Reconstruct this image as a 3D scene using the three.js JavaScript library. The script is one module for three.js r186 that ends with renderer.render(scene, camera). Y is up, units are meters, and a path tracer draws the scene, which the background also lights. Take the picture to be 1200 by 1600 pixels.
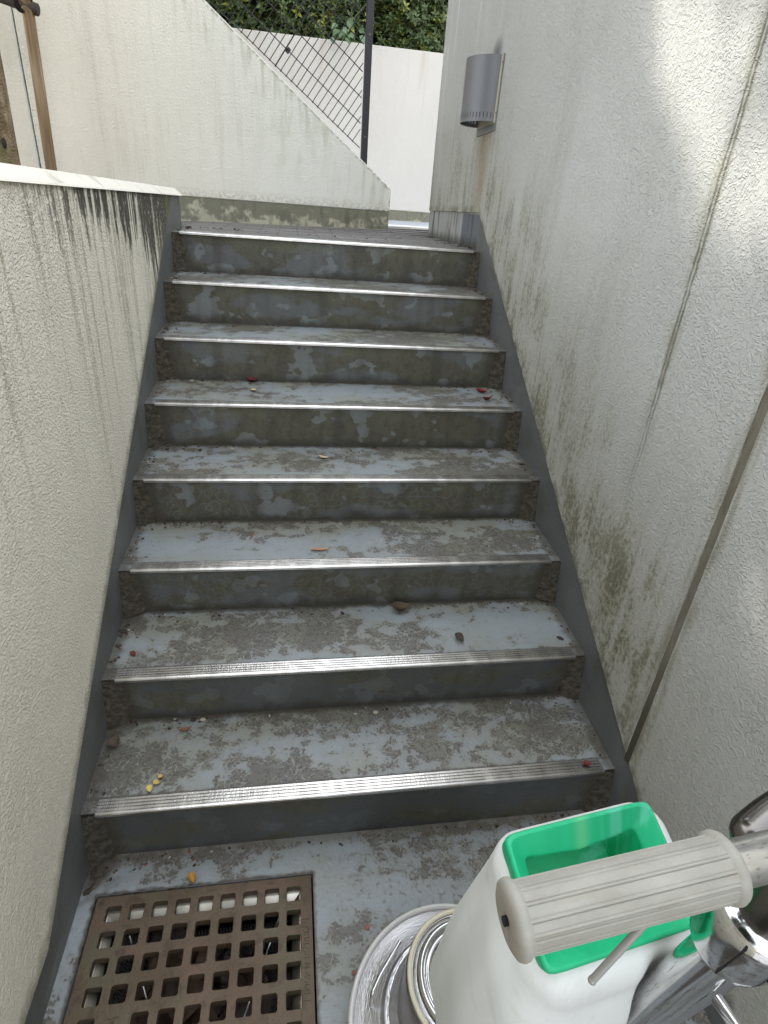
import * as THREE from 'three';
import { mergeGeometries } from 'three/addons/utils/BufferGeometryUtils.js';
import { RoundedBoxGeometry } from 'three/addons/geometries/RoundedBoxGeometry.js';
import { TextGeometry } from 'three/addons/geometries/TextGeometry.js';
import { FontLoader } from 'three/addons/loaders/FontLoader.js';

const V3 = (x, y, z) => new THREE.Vector3(x, y, z);
const scene = new THREE.Scene();

// ------------------------------------------------------------------ camera
const camera = new THREE.PerspectiveCamera(83.9, 0.75, 0.02, 400);
camera.position.set(0.5133, 1.5074, 0.9614);
camera.rotation.order = 'YXZ';
camera.rotation.set(-0.4835, -0.1793, 0.0758);

// ------------------------------------------------------------------ sky, sun, exposure
const SUN = V3(-0.42, 0.72, -0.55).normalize();
{
  const W = 512, H = 256, d = new Float32Array(W * H * 4);
  for (let j = 0; j < H; j++) for (let i = 0; i < W; i++) {
    const el = ((j + 0.5) / H - 0.5) * Math.PI, az = ((i + 0.5) / W - 0.5) * Math.PI * 2;
    const x = Math.cos(el) * Math.cos(az), y = Math.sin(el), z = Math.cos(el) * Math.sin(az);
    const c = x * SUN.x + y * SUN.y + z * SUN.z, t = Math.pow(Math.max(0, 1 - Math.max(0, y)), 3);
    const g = 0.55 * Math.exp((c - 1) * 5) + 0.9 * Math.exp((c - 1) * 40), o = (j * W + i) * 4, k = y < 0 ? 0.45 : 1;
    d[o] = k * (0.74 + 0.22 * t + g); d[o + 1] = k * (0.79 + 0.18 * t + g * 0.97); d[o + 2] = k * (0.87 + 0.12 * t + g * 0.9); d[o + 3] = 1;
  }
  const sky = new THREE.DataTexture(d, W, H, THREE.RGBAFormat, THREE.FloatType);
  sky.mapping = THREE.EquirectangularReflectionMapping; sky.magFilter = THREE.LinearFilter; sky.needsUpdate = true;
  scene.background = sky; scene.environment = sky;
}
const sun = new THREE.DirectionalLight(new THREE.Color(1, 0.95, 0.86), 2.15);
sun.position.copy(SUN).multiplyScalar(30); sun.castShadow = true; sun.shadow.radius = 1.7;
Object.assign(sun.shadow.camera, { left: -9, right: 9, top: 9, bottom: -9, near: 1, far: 60 });
sun.shadow.mapSize.set(2048, 2048);
scene.add(sun, sun.target);
const EXPOSURE = 3.05;

// ------------------------------------------------------------------ helpers
let rs = 12345;
const rnd = (a = 1, b) => { rs = (rs + 0x6d2b79f5) | 0; let t = Math.imul(rs ^ (rs >>> 15), 1 | rs); t = (t + Math.imul(t ^ (t >>> 7), 61 | t)) ^ t; const v = ((t ^ (t >>> 14)) >>> 0) / 4294967296; return b === undefined ? v * a : a + (b - a) * v; };
const clamp = (x, a = 0, b = 1) => (x < a ? a : x > b ? b : x), mix = (a, b, t) => a + (b - a) * t;
const sst = (a, b, x) => { const t = clamp((x - a) / (b - a)); return t * t * (3 - 2 * t); };
const GT = new Float32Array(512), PT = new Uint16Array(1024);
for (let i = 0; i < 512; i++) GT[i] = rnd() * Math.PI * 2;
const GX = GT.map(Math.cos), GY = GT.map(Math.sin);
{ const p = Array.from({ length: 512 }, (_, i) => i); for (let i = 511; i > 0; i--) { const j = Math.floor(rnd(i + 1)); [p[i], p[j]] = [p[j], p[i]]; } for (let i = 0; i < 1024; i++) PT[i] = p[i & 511]; }
function pn(x, y, per = 0) {                                   // gradient noise, about -0.7 .. 0.7
  let xi = Math.floor(x), yi = Math.floor(y); const fx = x - xi, fy = y - yi;
  let x1 = xi + 1, y1 = yi + 1;
  if (per) { xi = ((xi % per) + per) % per; x1 = ((x1 % per) + per) % per; yi = ((yi % per) + per) % per; y1 = ((y1 % per) + per) % per; }
  const a = PT[(PT[xi & 511] + yi) & 511], b = PT[(PT[x1 & 511] + yi) & 511], c = PT[(PT[xi & 511] + y1) & 511], d = PT[(PT[x1 & 511] + y1) & 511];
  const u = fx * fx * fx * (fx * (fx * 6 - 15) + 10), v = fy * fy * fy * (fy * (fy * 6 - 15) + 10);
  const n0 = GX[a] * fx + GY[a] * fy, n1 = GX[b] * (fx - 1) + GY[b] * fy, n2 = GX[c] * fx + GY[c] * (fy - 1), n3 = GX[d] * (fx - 1) + GY[d] * (fy - 1);
  return n0 + (n1 - n0) * u + (n2 - n0) * v + (n0 - n1 - n2 + n3) * u * v;
}
const fbm = (x, y, o = 4) => { let s = 0, a = 1; for (let i = 0; i < o; i++) { s += a * pn(x, y); x = x * 2.03 + 17.3; y = y * 2.03 + 9.1; a *= 0.5; } return s; };
// colour texture over a rectangle of a surface whose uv are metres: f(u, v, out) writes sRGB bytes of the surface's own colour
function colourMap(u0, v0, w, h, W, H, f) {
  const d = new Uint8Array(W * H * 4), o = [0, 0, 0];
  for (let j = 0; j < H; j++) for (let i = 0; i < W; i++) { f(u0 + (i + 0.5) / W * w, v0 + (j + 0.5) / H * h, o); const k = (j * W + i) * 4; d[k] = clamp(o[0], 0, 255); d[k + 1] = clamp(o[1], 0, 255); d[k + 2] = clamp(o[2], 0, 255); d[k + 3] = 255; }
  const t = new THREE.DataTexture(d, W, H, THREE.RGBAFormat); t.colorSpace = THREE.SRGBColorSpace; t.magFilter = THREE.LinearFilter;
  t.wrapS = t.wrapT = THREE.MirroredRepeatWrapping; t.repeat.set(1 / w, 1 / h); t.offset.set(-u0 / w, -v0 / h); t.needsUpdate = true; return t;
}
function heightMap(size, N, fill) {                             // tiling height map, size metres, N pixels
  const h = new Float32Array(N * N); fill(h, N); const d = new Uint8Array(N * N * 4);
  for (let i = 0; i < N * N; i++) { d[i * 4] = d[i * 4 + 1] = d[i * 4 + 2] = clamp(h[i]) * 255; d[i * 4 + 3] = 255; }
  const t = new THREE.DataTexture(d, N, N, THREE.RGBAFormat); t.magFilter = THREE.LinearFilter; t.wrapS = t.wrapT = THREE.RepeatWrapping; t.repeat.set(1 / size, 1 / size); t.needsUpdate = true; return t;
}
const lerpc = (o, c, t) => { o[0] += (c[0] - o[0]) * t; o[1] += (c[1] - o[1]) * t; o[2] += (c[2] - o[2]) * t; };
const std = (p) => new THREE.MeshStandardMaterial(p), phys = (p) => new THREE.MeshPhysicalMaterial(p);
const lin = (r, g, b) => new THREE.Color().setRGB(r, g, b);
const used = {};
function numbered(n) { const k = (used[n] = (used[n] ?? -1) + 1); return k ? `${n}_${String(k).padStart(3, '0')}` : n; }
function mesh(name, geo, mat, parent = scene) {
  const m = new THREE.Mesh(Array.isArray(geo) ? join(geo) : geo, mat); m.name = parent === scene ? numbered(name) : name; m.castShadow = m.receiveShadow = true; parent.add(m); return m;
}
function join(list) { const g = list.map((x) => { const y = x.index ? x.toNonIndexed() : x; for (const k of Object.keys(y.attributes)) if (!['position', 'normal', 'uv'].includes(k)) y.deleteAttribute(k); return y; }); return mergeGeometries(g); }
function tag(o, label, category, group) { o.userData.label = label; o.userData.category = category; if (group) o.userData.group = group; return o; }
function structure(o) { o.userData.kind = 'structure'; return o; }
function stuff(o) { o.userData.kind = 'stuff'; return o; }
function thing(name, label, category, at = [0, 0, 0], group) { const o = new THREE.Group(); o.name = numbered(name); o.position.set(...at); scene.add(o); return tag(o, label, category, group); }
function group(name, parent) { const o = new THREE.Group(); o.name = name; parent.add(o); return o; }
const box = (w, h, d, x = 0, y = 0, z = 0) => new THREE.BoxGeometry(w, h, d).translate(x, y, z);
const rbox = (w, h, d, r, x = 0, y = 0, z = 0) => new RoundedBoxGeometry(w, h, d, 2, r).translate(x, y, z);
function shapeOf(pts, holes = []) { const s = new THREE.Shape(pts.map((p) => new THREE.Vector2(p[0], p[1]))); for (const h of holes) s.holes.push(new THREE.Path(h.map((p) => new THREE.Vector2(p[0], p[1])))); return s; }
const BASES = { L: [[0, 0, 1], [0, 1, 0]], R: [[0, 0, -1], [0, 1, 0]], F: [[1, 0, 0], [0, 1, 0]], G: [[1, 0, 0], [0, 0, -1]] };
// extrude a 2D outline: plane 'L' (z, y) growing to -x, 'R' (-z, y) growing to +x, 'F' (x, y) growing to +z, 'G' (x, -z) growing to +y
function slab(plane, pts, depth, at, holes = [], bevel = 0) {
  const g = new THREE.ExtrudeGeometry(shapeOf(pts, holes), { depth: depth - 2 * bevel, bevelEnabled: bevel > 0, bevelSize: bevel, bevelThickness: bevel, bevelOffset: -bevel, bevelSegments: 2, curveSegments: 8 });
  if (bevel) g.translate(0, 0, bevel);
  const ex = V3(...BASES[plane][0]), ey = V3(...BASES[plane][1]), ez = ex.clone().cross(ey);
  g.applyMatrix4(new THREE.Matrix4().makeBasis(ex, ey, ez)); g.translate(...at); return g;
}
function tube(pts, r, seg = 24, rad = 12, tension = 0.5) { return new THREE.TubeGeometry(new THREE.CatmullRomCurve3(pts.map((p) => V3(...p)), false, 'catmullrom', tension), seg, r, rad, false); }
function rod(a, b, r, rad = 10, r2 = r) { const A = V3(...a), B = V3(...b), d = B.clone().sub(A), g = new THREE.CylinderGeometry(r2, r, d.length(), rad); g.applyQuaternion(new THREE.Quaternion().setFromUnitVectors(V3(0, 1, 0), d.normalize())); g.translate((A.x + B.x) / 2, (A.y + B.y) / 2, (A.z + B.z) / 2); return g; }
function surface(nu, nv, f) {                                    // grid surface; f(s, t) -> [x, y, z, u, v]
  const p = [], uv = [], ix = [];
  for (let j = 0; j <= nv; j++) for (let i = 0; i <= nu; i++) { const q = f(i / nu, j / nv); p.push(q[0], q[1], q[2]); uv.push(q[3] ?? i / nu, q[4] ?? j / nv); }
  for (let j = 0; j < nv; j++) for (let i = 0; i < nu; i++) { const a = j * (nu + 1) + i, b = a + 1, c = a + nu + 1, d = c + 1; ix.push(a, b, d, a, d, c); }
  const g = new THREE.BufferGeometry(); g.setAttribute('position', new THREE.Float32BufferAttribute(p, 3)); g.setAttribute('uv', new THREE.Float32BufferAttribute(uv, 2)); g.setIndex(ix); g.computeVertexNormals(); return g;
}
function surfaceNets(min, max, cell, f) {                       // smooth mesh of the zero level of a distance field
  const n = [0, 1, 2].map((i) => Math.ceil((max[i] - min[i]) / cell) + 1), [nx, ny, nz] = n, val = new Float32Array(nx * ny * nz), id = (i, j, k) => (k * ny + j) * nx + i;
  for (let k = 0; k < nz; k++) for (let j = 0; j < ny; j++) for (let i = 0; i < nx; i++) val[id(i, j, k)] = f(min[0] + i * cell, min[1] + j * cell, min[2] + k * cell);
  const vert = new Int32Array(nx * ny * nz).fill(-1), pos = [], nor = [], ix = [], E = [[0, 1], [2, 3], [4, 5], [6, 7], [0, 2], [1, 3], [4, 6], [5, 7], [0, 4], [1, 5], [2, 6], [3, 7]];
  for (let k = 0; k < nz - 1; k++) for (let j = 0; j < ny - 1; j++) for (let i = 0; i < nx - 1; i++) {
    const v = []; let s = 0; for (let c = 0; c < 8; c++) { v[c] = val[id(i + (c & 1), j + ((c >> 1) & 1), k + (c >> 2))]; if (v[c] < 0) s++; }
    if (!s || s === 8) continue;
    let x = 0, y = 0, z = 0, m = 0;
    for (const [a, b] of E) if ((v[a] < 0) !== (v[b] < 0)) { const t = v[a] / (v[a] - v[b]); x += mix(a & 1, b & 1, t); y += mix((a >> 1) & 1, (b >> 1) & 1, t); z += mix(a >> 2, b >> 2, t); m++; }
    vert[id(i, j, k)] = pos.length / 3; const P = [min[0] + (i + x / m) * cell, min[1] + (j + y / m) * cell, min[2] + (k + z / m) * cell], e = cell * 0.6;
    const g = V3(f(P[0] + e, P[1], P[2]) - f(P[0] - e, P[1], P[2]), f(P[0], P[1] + e, P[2]) - f(P[0], P[1] - e, P[2]), f(P[0], P[1], P[2] + e) - f(P[0], P[1], P[2] - e)).normalize(); pos.push(...P); nor.push(g.x, g.y, g.z);
  }
  const quad = (a, b, c, d, flip) => { if (a < 0 || b < 0 || c < 0 || d < 0) return; flip ? ix.push(a, c, b, a, d, c) : ix.push(a, b, c, a, c, d); };
  for (let k = 1; k < nz - 1; k++) for (let j = 1; j < ny - 1; j++) for (let i = 1; i < nx - 1; i++) {
    const o = val[id(i, j, k)] < 0, v = (a, b, c) => vert[id(a, b, c)];
    if (o !== val[id(i + 1, j, k)] < 0) quad(v(i, j - 1, k - 1), v(i, j, k - 1), v(i, j, k), v(i, j - 1, k), !o);
    if (o !== val[id(i, j + 1, k)] < 0) quad(v(i - 1, j, k - 1), v(i - 1, j, k), v(i, j, k), v(i, j, k - 1), !o);
    if (o !== val[id(i, j, k + 1)] < 0) quad(v(i - 1, j - 1, k), v(i, j - 1, k), v(i, j, k), v(i - 1, j, k), !o);
  }
  const g = new THREE.BufferGeometry(); g.setAttribute('position', new THREE.Float32BufferAttribute(pos, 3)); g.setAttribute('normal', new THREE.Float32BufferAttribute(nor, 3));
  g.setAttribute('uv', new THREE.Float32BufferAttribute(pos.flatMap((_, i) => (i % 3 === 0 ? [pos[i] + pos[i + 2] * 0.6, pos[i + 1]] : [])), 2)); g.setIndex(ix); return g;
}

// ------------------------------------------------------------------ measures
const W = 1.4, H = 0.1712, D = 0.2719, RISE = 0.0166, N = 8, TOP = 1.3696, EYE = 1.51;
const skirtY = (z) => Math.max(0.11, 0.461 + 0.63 * (-0.296 - z));

// ------------------------------------------------------------------ stucco relief
function stamped(size, count, L0, L1, r0, r1, base) {                // trowelled stucco: short raised grains over a sandy ground
  return heightMap(size, 2048, (h, n) => {
    for (let j = 0; j < n; j++) for (let i = 0; i < n; i++) { const x = i / n, y = j / n; h[j * n + i] = base + 0.16 * pn(x * 420, y * 420, 420) + 0.22 * pn(x * 150, y * 150, 150) + 0.25 * pn(x * 11, y * 11, 11); }
    for (let q = 0; q < count; q++) {
      const cx = rnd(n), cy = rnd(n), a = rnd(Math.PI * 2), L = rnd(L0, L1), r = rnd(r0, r1), top = rnd(0.15, 0.62), ca = Math.cos(a), sa = Math.sin(a), bend = rnd(-0.06, 0.06), R = Math.ceil(L + r + 2);
      for (let dy = -R; dy <= R; dy++) for (let dx = -R; dx <= R; dx++) {
        const u = dx * ca + dy * sa, v = -dx * sa + dy * ca + bend * u * u, d = Math.hypot(Math.max(0, Math.abs(u) - L), v);
        if (d < r) { const k = ((Math.floor(cy + dy) + n) % n) * n + ((Math.floor(cx + dx) + n) % n), e = base + 0.02 + top * Math.sqrt(1 - (d / r) ** 2); if (e > h[k]) h[k] = e; }
      }
    }
  });
}
const blobRelief = stamped(1.15, 62000, 0, 3.5, 2, 4.6, 0.28);
const dashRelief = stamped(1.3, 42000, 1.5, 6, 1.6, 2.9, 0.28);
const fineRelief = heightMap(0.6, 512, (h, n) => { for (let j = 0; j < n; j++) for (let i = 0; i < n; i++) { const x = i / n, y = j / n; h[j * n + i] = 0.5 + 0.5 * pn(x * 60, y * 60, 60) + 0.35 * pn(x * 140, y * 140, 140) + 0.3 * pn(x * 14, y * 14, 14); } });

// ------------------------------------------------------------------ wall colours
const stainA = [70, 66, 56], stainG = [92, 92, 54];
function streak(u, top, v, freq, seed, len) {                   // rain streak running down from a top edge
  const s = pn(u * freq, seed) + 0.6 * pn(u * freq * 2.7, seed + 5.5) + 0.35 * pn(u * freq * 6.1, seed + 9.2), l = len * clamp(0.55 + 1.2 * pn(u * freq * 0.8, seed + 31), 0.08, 1.4), dd = top - v;
  return sst(-0.05, 0.35, s) * sst(l, l * 0.25, dd) * sst(-0.02, 0.01, dd);
}
const leftWallMap = colourMap(-2.4, 0, 4.6, 1.56, 1600, 640, (z, y, o) => {
  const g = fbm(z * 2.1, y * 2.1, 3) * 7, f = pn(z * 90, y * 90) * 5; o[0] = 228 + g + f; o[1] = 221 + g + f; o[2] = 204 + g * 0.8 + f;
  const speck = 0.42 + 1.0 * pn(z * 170, y * 70) + 0.7 * pn(z * 80, y * 24);
  lerpc(o, [160, 153, 134], 0.62 * streak(z, 1.52, y, 34, 3.3, 1.1) * sst(-0.2, 0.7, speck));
  const near = sst(-0.2, -1.3, z) * 0.95 + 0.1, heavy = sst(-1.0, -1.9, z);
  const s1 = Math.max(streak(z, 1.52, y, 17, 7.7, 0.26 + 0.5 * heavy), 0.9 * streak(z, 1.52, y, 31, 17.7, 0.2 + 0.3 * heavy));
  const cover = clamp(s1 * near * 2.1 + sst(0.3, 0, 1.52 - y - 0.12 * pn(z * 18, 2)) * heavy * 0.9 + 0.5 * heavy * streak(z, 1.52, y, 9, 41.7, 0.9), 0, 1);
  const c = cover * sst(0.2, 0.55, speck * 0.75 + cover * 0.42);
  lerpc(o, pn(z * 9, 77) > 0.22 && z < -1.3 ? stainG : stainA, c * 0.96);
  const edge = y - skirtY(z); lerpc(o, [120, 112, 92], 0.55 * sst(0.05, 0, edge - 0.02 * pn(z * 30, y * 30)));
  lerpc(o, [96, 98, 62], 0.5 * sst(0.22, 0.02, edge) * heavy * sst(0, 0.4, pn(z * 25, y * 8) + 0.2));
});
const rightWallMap = colourMap(-1.6, 0, 4.9, 3.1, 1500, 1000, (u, y, o) => {
  const z = -u, g = fbm(u * 1.4, y * 1.4, 4) * 7, f = pn(u * 70, y * 70) * 4; o[0] = 186 + g + f; o[1] = 186 + g + f; o[2] = 181 + g + f;
  const edge = y - Math.min(1.53, skirtY(z)), low = sst(0.9, 0, edge + 0.25 * fbm(u * 3, y * 2, 3));
  lerpc(o, [164, 162, 148], 0.45 * low);
  const vs = pn(u * 26, y * 1.1) + 0.7 * pn(u * 62, y * 2.6), sp = pn(u * 95, y * 55) + 0.6 * pn(u * 200, y * 130);
  lerpc(o, [138, 137, 126], 0.5 * sst(-0.05, 0.9, vs * 0.35 + 0.7 * fbm(u * 3, y * 1.1, 3) + 0.45 * sp) * sst(1.5, 0.0, edge) * sst(0.1, -0.3, z));
  const moss = sst(0.6, 0.0, edge + 0.22 * fbm(u * 5, y * 2.5, 3)) * sst(0.3, -0.15, z) * (0.55 + 0.45 * sst(-2.1, -1.5, z)) + 0.7 * sst(0.3, 0, Math.abs(z + 0.2 + (y - 0.9) * 0.1)) * sst(1.1, 0.5, y) * sst(0.28, 0.6, y);
  const mp = 0.45 * sp + 0.6 * vs + 0.9 * fbm(u * 9, y * 5, 3);
  lerpc(o, [140, 139, 118], clamp(0.6 * moss * sst(-0.6, 0.5, mp)));
  lerpc(o, [108, 106, 86], clamp(0.75 * moss * sst(0.0, 0.75, mp + 0.45 * sp)));
  lerpc(o, [96, 94, 78], 0.7 * sst(0.045, 0.0, edge) * sst(-0.2, 0.3, fbm(u * 14, y * 14, 2)));
  // hairline joint with dirt along both sides
  const w = 0.004 * pn(3, y * 9), j1 = Math.abs(Math.abs(u - 0.29 - w) - 0.006), fade = sst(0.75, 1.35, y);
  lerpc(o, [70, 68, 54], fade * 0.7 * sst(0.0055, 0.001, j1 + 0.004 * pn(u * 200, y * 40)) * sst(-0.7, 0.05, pn(y * 9, 3) + 0.5 * pn(y * 40, 9)));
  lerpc(o, [120, 118, 96], 0.45 * fade * sst(0.05, 0.0, Math.abs(u - 0.29)) * sst(-0.3, 0.4, pn(u * 40, y * 9)));
  lerpc(o, [118, 112, 92], 0.6 * sst(0.05, 0.012, Math.abs(u + 0.032)) * sst(-0.35, 0.35, pn(u * 60, y * 7)));
  // rust under and soot over the wall lamp
  lerpc(o, [152, 132, 98], 0.75 * sst(0.13, 0.02, Math.abs(u - 2.035)) * sst(1.3, 1.86, y) * (y < 1.87 ? 1 : 0) * (0.6 + 0.7 * pn(u * 50, y * 4)));
  lerpc(o, [88, 88, 84], 0.8 * sst(0.07, 0.0, Math.hypot((u - 2.02) * 0.7, (y - 2.14) * 0.9 + 0.01 * pn(u * 90, y * 20))));
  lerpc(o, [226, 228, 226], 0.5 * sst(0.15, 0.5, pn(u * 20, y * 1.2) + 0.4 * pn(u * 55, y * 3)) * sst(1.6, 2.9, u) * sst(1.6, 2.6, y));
});
const parapetMap = colourMap(-3.2, 1.3, 4.5, 2.6, 1024, 600, (x, y, o) => {
  const g = fbm(x * 1.6, y * 1.6, 4) * 8, f = pn(x * 80, y * 80) * 4; o[0] = 228 + g + f; o[1] = 221 + g + f; o[2] = 203 + g + f;
  const dx = sst(-0.9, 0.8, x); lerpc(o, [216, 220, 214], dx * 0.6);
  const st = pn(x * 18, y * 0.9) + 0.7 * pn(x * 46, y * 1.8); lerpc(o, [192, 185, 164], 0.4 * sst(0.0, 0.8, 0.5 * st + 0.5 * pn(x * 95, y * 4) + 0.5 * fbm(x * 3, y * 2.5, 3)));
  lerpc(o, [168, 163, 144], 0.45 * sst(0.07, 0, y - 1.515 - 0.02 * pn(x * 40, 1)) * sst(-0.3, 0.3, pn(x * 60, y * 60)));
  const below = 1.651 - (x - 1.153) * 0.755 - y; lerpc(o, [164, 162, 142], 0.4 * sst(0.3, 0, below) * sst(-0.05, 0.4, pn(x * 30, y * 3) + 0.3 * fbm(x * 12, y * 9, 2)));
  lerpc(o, [120, 118, 102], 0.7 * sst(0.03, 0, below) * sst(-0.2, 0.3, pn(x * 50, y * 50)));
  lerpc(o, [176, 178, 150], 0.35 * sst(0.35, 0.0, Math.hypot(x - 0.55, (y - 1.95) * 0.8)) * sst(-0.1, 0.4, fbm(x * 14, y * 5, 3)));
  if (Math.abs(x + 0.965) < 0.05) { const t = x + 0.965 + 0.004 * pn(y * 12, 4); lerpc(o, [70, 66, 58], 0.8 * sst(0.007, 0.002, Math.abs(t)) * sst(-0.1, 0.2, pn(y * 24, 8) + (y - 1.9) * 0.5)); }
});
const farWallMap = colourMap(-3, 1.3, 8, 1.9, 1024, 512, (x, y, o) => {
  const g = fbm(x * 1.2, y * 1.2, 3) * 6; o[0] = 208 + g; o[1] = 204 + g; o[2] = 196 + g;
  lerpc(o, [196, 184, 168], 0.6 * sst(0.0, 0.6, pn(x * 14, y * 0.8) + 0.6 * pn(x * 33, y * 2)) * sst(2.2, 3.03, y));
  lerpc(o, [170, 140, 120], 0.7 * sst(0.05, 0.0, 3.03 - y - 0.02 * pn(x * 20, 2)) * sst(-0.2, 0.3, pn(x * 16, 5)));
  lerpc(o, [208, 204, 196], 0.5 * sst(0.1, 0.6, pn(x * 22, y * 0.6)));
});
const plinthMap = colourMap(-3, 1.3, 6, 0.3, 1400, 80, (x, y, o) => {
  const g = fbm(x * 6, y * 6, 3) * 12; o[0] = 178 + g; o[1] = 174 + g; o[2] = 152 + g;
  const a = fbm(x * 9, y * 14, 4) + (y - 1.41) * 6; lerpc(o, [104, 104, 88], 0.75 * sst(-0.3, 0.3, a + 0.5 * pn(x * 60, y * 40))); lerpc(o, [74, 74, 62], 0.4 * sst(0, 0.5, pn(x * 30, y * 8)) * sst(-0.5, 1, x));
});
const M = {};
M.leftStucco = std({ map: leftWallMap, bumpMap: blobRelief, bumpScale: 0.0036, roughness: 0.9 });
M.rightStucco = std({ map: rightWallMap, bumpMap: dashRelief, bumpScale: 0.0028, roughness: 0.8 });
M.parapet = std({ map: parapetMap, bumpMap: fineRelief, bumpScale: 0.003, roughness: 0.9 });
M.farWall = std({ map: farWallMap, bumpMap: fineRelief, bumpScale: 0.003, roughness: 0.9 });
M.plinth = std({ map: plinthMap, bumpMap: fineRelief, bumpScale: 0.002, roughness: 0.9 });
M.cap = std({ map: colourMap(-3, -1, 7, 4, 1024, 512, (u, v, o) => { const n = fbm(u * 9, v * 9, 4); o[0] = 224; o[1] = 218; o[2] = 204; lerpc(o, [158, 150, 132], 0.5 * sst(0.1, 0.7, n + 0.3 * pn(u * 70, v * 70))); }), roughness: 0.85 });

// ------------------------------------------------------------------ the ground and the setting
const earthMap = colourMap(-4, -4, 8, 8, 512, 512, (x, y, o) => { const g = fbm(x * 3, y * 3, 4) * 26; o[0] = 118 + g; o[1] = 112 + g; o[2] = 100 + g; });
{
  const far = 150, g = slab('G', [[-far, -far], [far, -far], [far, far], [-far, far]], 0.2, [0, 1.1, 0], [[[-0.12, -7], [-0.12, 2.2], [1.52, 2.2], [1.52, -7]]]);
  structure(mesh('ground', g, std({ map: earthMap, roughness: 0.95 })));
}
const paintLight = [137, 143, 146], dirtDark = [80, 76, 70], dirtOlive = [94, 92, 80];
function paintedConcrete(o, x, z, seed, amount, algae) {
  const wx = x + 0.018 * pn(x * 26 + seed, z * 26), wz = z + 0.018 * pn(x * 26 + 40, z * 26 + seed);
  const g = fbm(x * 5 + seed, z * 5, 3) * 6, f = pn(x * 190, z * 190) * 4; o[0] = paintLight[0] + g + f; o[1] = paintLight[1] + g + f; o[2] = paintLight[2] + g + f;
  const qx = wx + 0.006 * pn(x * 90, z * 90 + seed), qz = wz + 0.006 * pn(x * 90 + 7, z * 90);
  const w = Math.abs(pn(qx * 30 + seed * 3, qz * 38)), w2 = Math.abs(pn(qx * 62, qz * 66 + seed)), hi = fbm(x * 21 + seed, z * 27, 4), fine = pn(x * 150, z * 150 + seed);
  const area = 0.75 * fbm(x * 3.2 + seed * 1.7, z * 6 + seed, 3) + amount;
  const lines = Math.max(1 - sst(0.01, 0.07, w + 0.03 * fine), 0.8 - 0.8 * sst(0.0, 0.06, w2 + 0.03 * fine)) * clamp(0.55 + 0.9 * pn(x * 13, z * 13 + seed));
  lerpc(o, [112, 111, 101], 0.62 * sst(-0.45, 0.3, area + 0.4 * hi + 0.1 * fine));
  lerpc(o, [124, 122, 98], 0.45 * algae * sst(-0.05, 0.4, fbm(x * 3.1 + 9, z * 6 + seed, 3) + 0.1));
  const d = sst(0.0, 0.1, area + 0.04 + 0.62 * hi - 0.8 * lines + 0.18 * fine);
  lerpc(o, pn(x * 7, z * 9 + seed) > 0.15 ? dirtOlive : dirtDark, 0.64 * d);
  lerpc(o, [76, 69, 59], 0.7 * d * sst(0.0, 0.4, fine + 0.8 * pn(x * 60, z * 60)));
  lerpc(o, [70, 64, 55], 0.6 * sst(0.36, 0.5, pn(x * 75 + seed, z * 75)) * (0.3 + 0.7 * sst(-0.3, 0.3, area)));
}
const GX0 = 0.0405, GX1 = 0.5515, GZ0 = 0.102, GZ1 = 0.613;
{
  const pav = colourMap(0, -0.8, 1.4, 0.9, 1024, 658, (x, v, o) => {
    const z = -v; paintedConcrete(o, x, z, 4.4, -0.34 + 0.26 * sst(0.5, 0.75, x), 0.5 * sst(0.2, 0.0, Math.hypot(x - 0.62, z - 0.2) - 0.1));
    lerpc(o, [96, 90, 80], 0.55 * sst(0.04, 0.0, z - 0.005 * pn(x * 40, 3)) + 0.5 * sst(0.1, 0.5, pn(x * 90, z * 90) + 0.5 * pn(x * 40, z * 40)) * sst(0.5, 0.75, x));
    const e = Math.max(Math.abs(x - 0.296) - 0.2555, Math.abs(z - 0.3575) - 0.2555); lerpc(o, [58, 50, 42], 0.9 * sst(0.014, 0.002, e + 0.006 * pn(x * 60, z * 60)));
    lerpc(o, [70, 62, 52], 0.9 * sst(0.075, 0.02, Math.hypot(x - 0.015, (z - 0.03) * 0.8) + 0.03 * fbm(x * 30, z * 30, 2)));
  });
  const g = slab('G', [[0, 0.02], [W, 0.02], [W, -2.4], [0, -2.4]], 0.12, [0, -0.12, 0], [[[GX0 - 0.004, -GZ0 + 0.004], [GX1 + 0.004, -GZ0 + 0.004], [GX1 + 0.004, -GZ1 - 0.004], [GX0 - 0.004, -GZ1 - 0.004]]]);
  structure(mesh('lower_pavement', g, std({ map: pav, bumpMap: fineRelief, bumpScale: 0.0012, roughness: 0.46 })));
}
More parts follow.
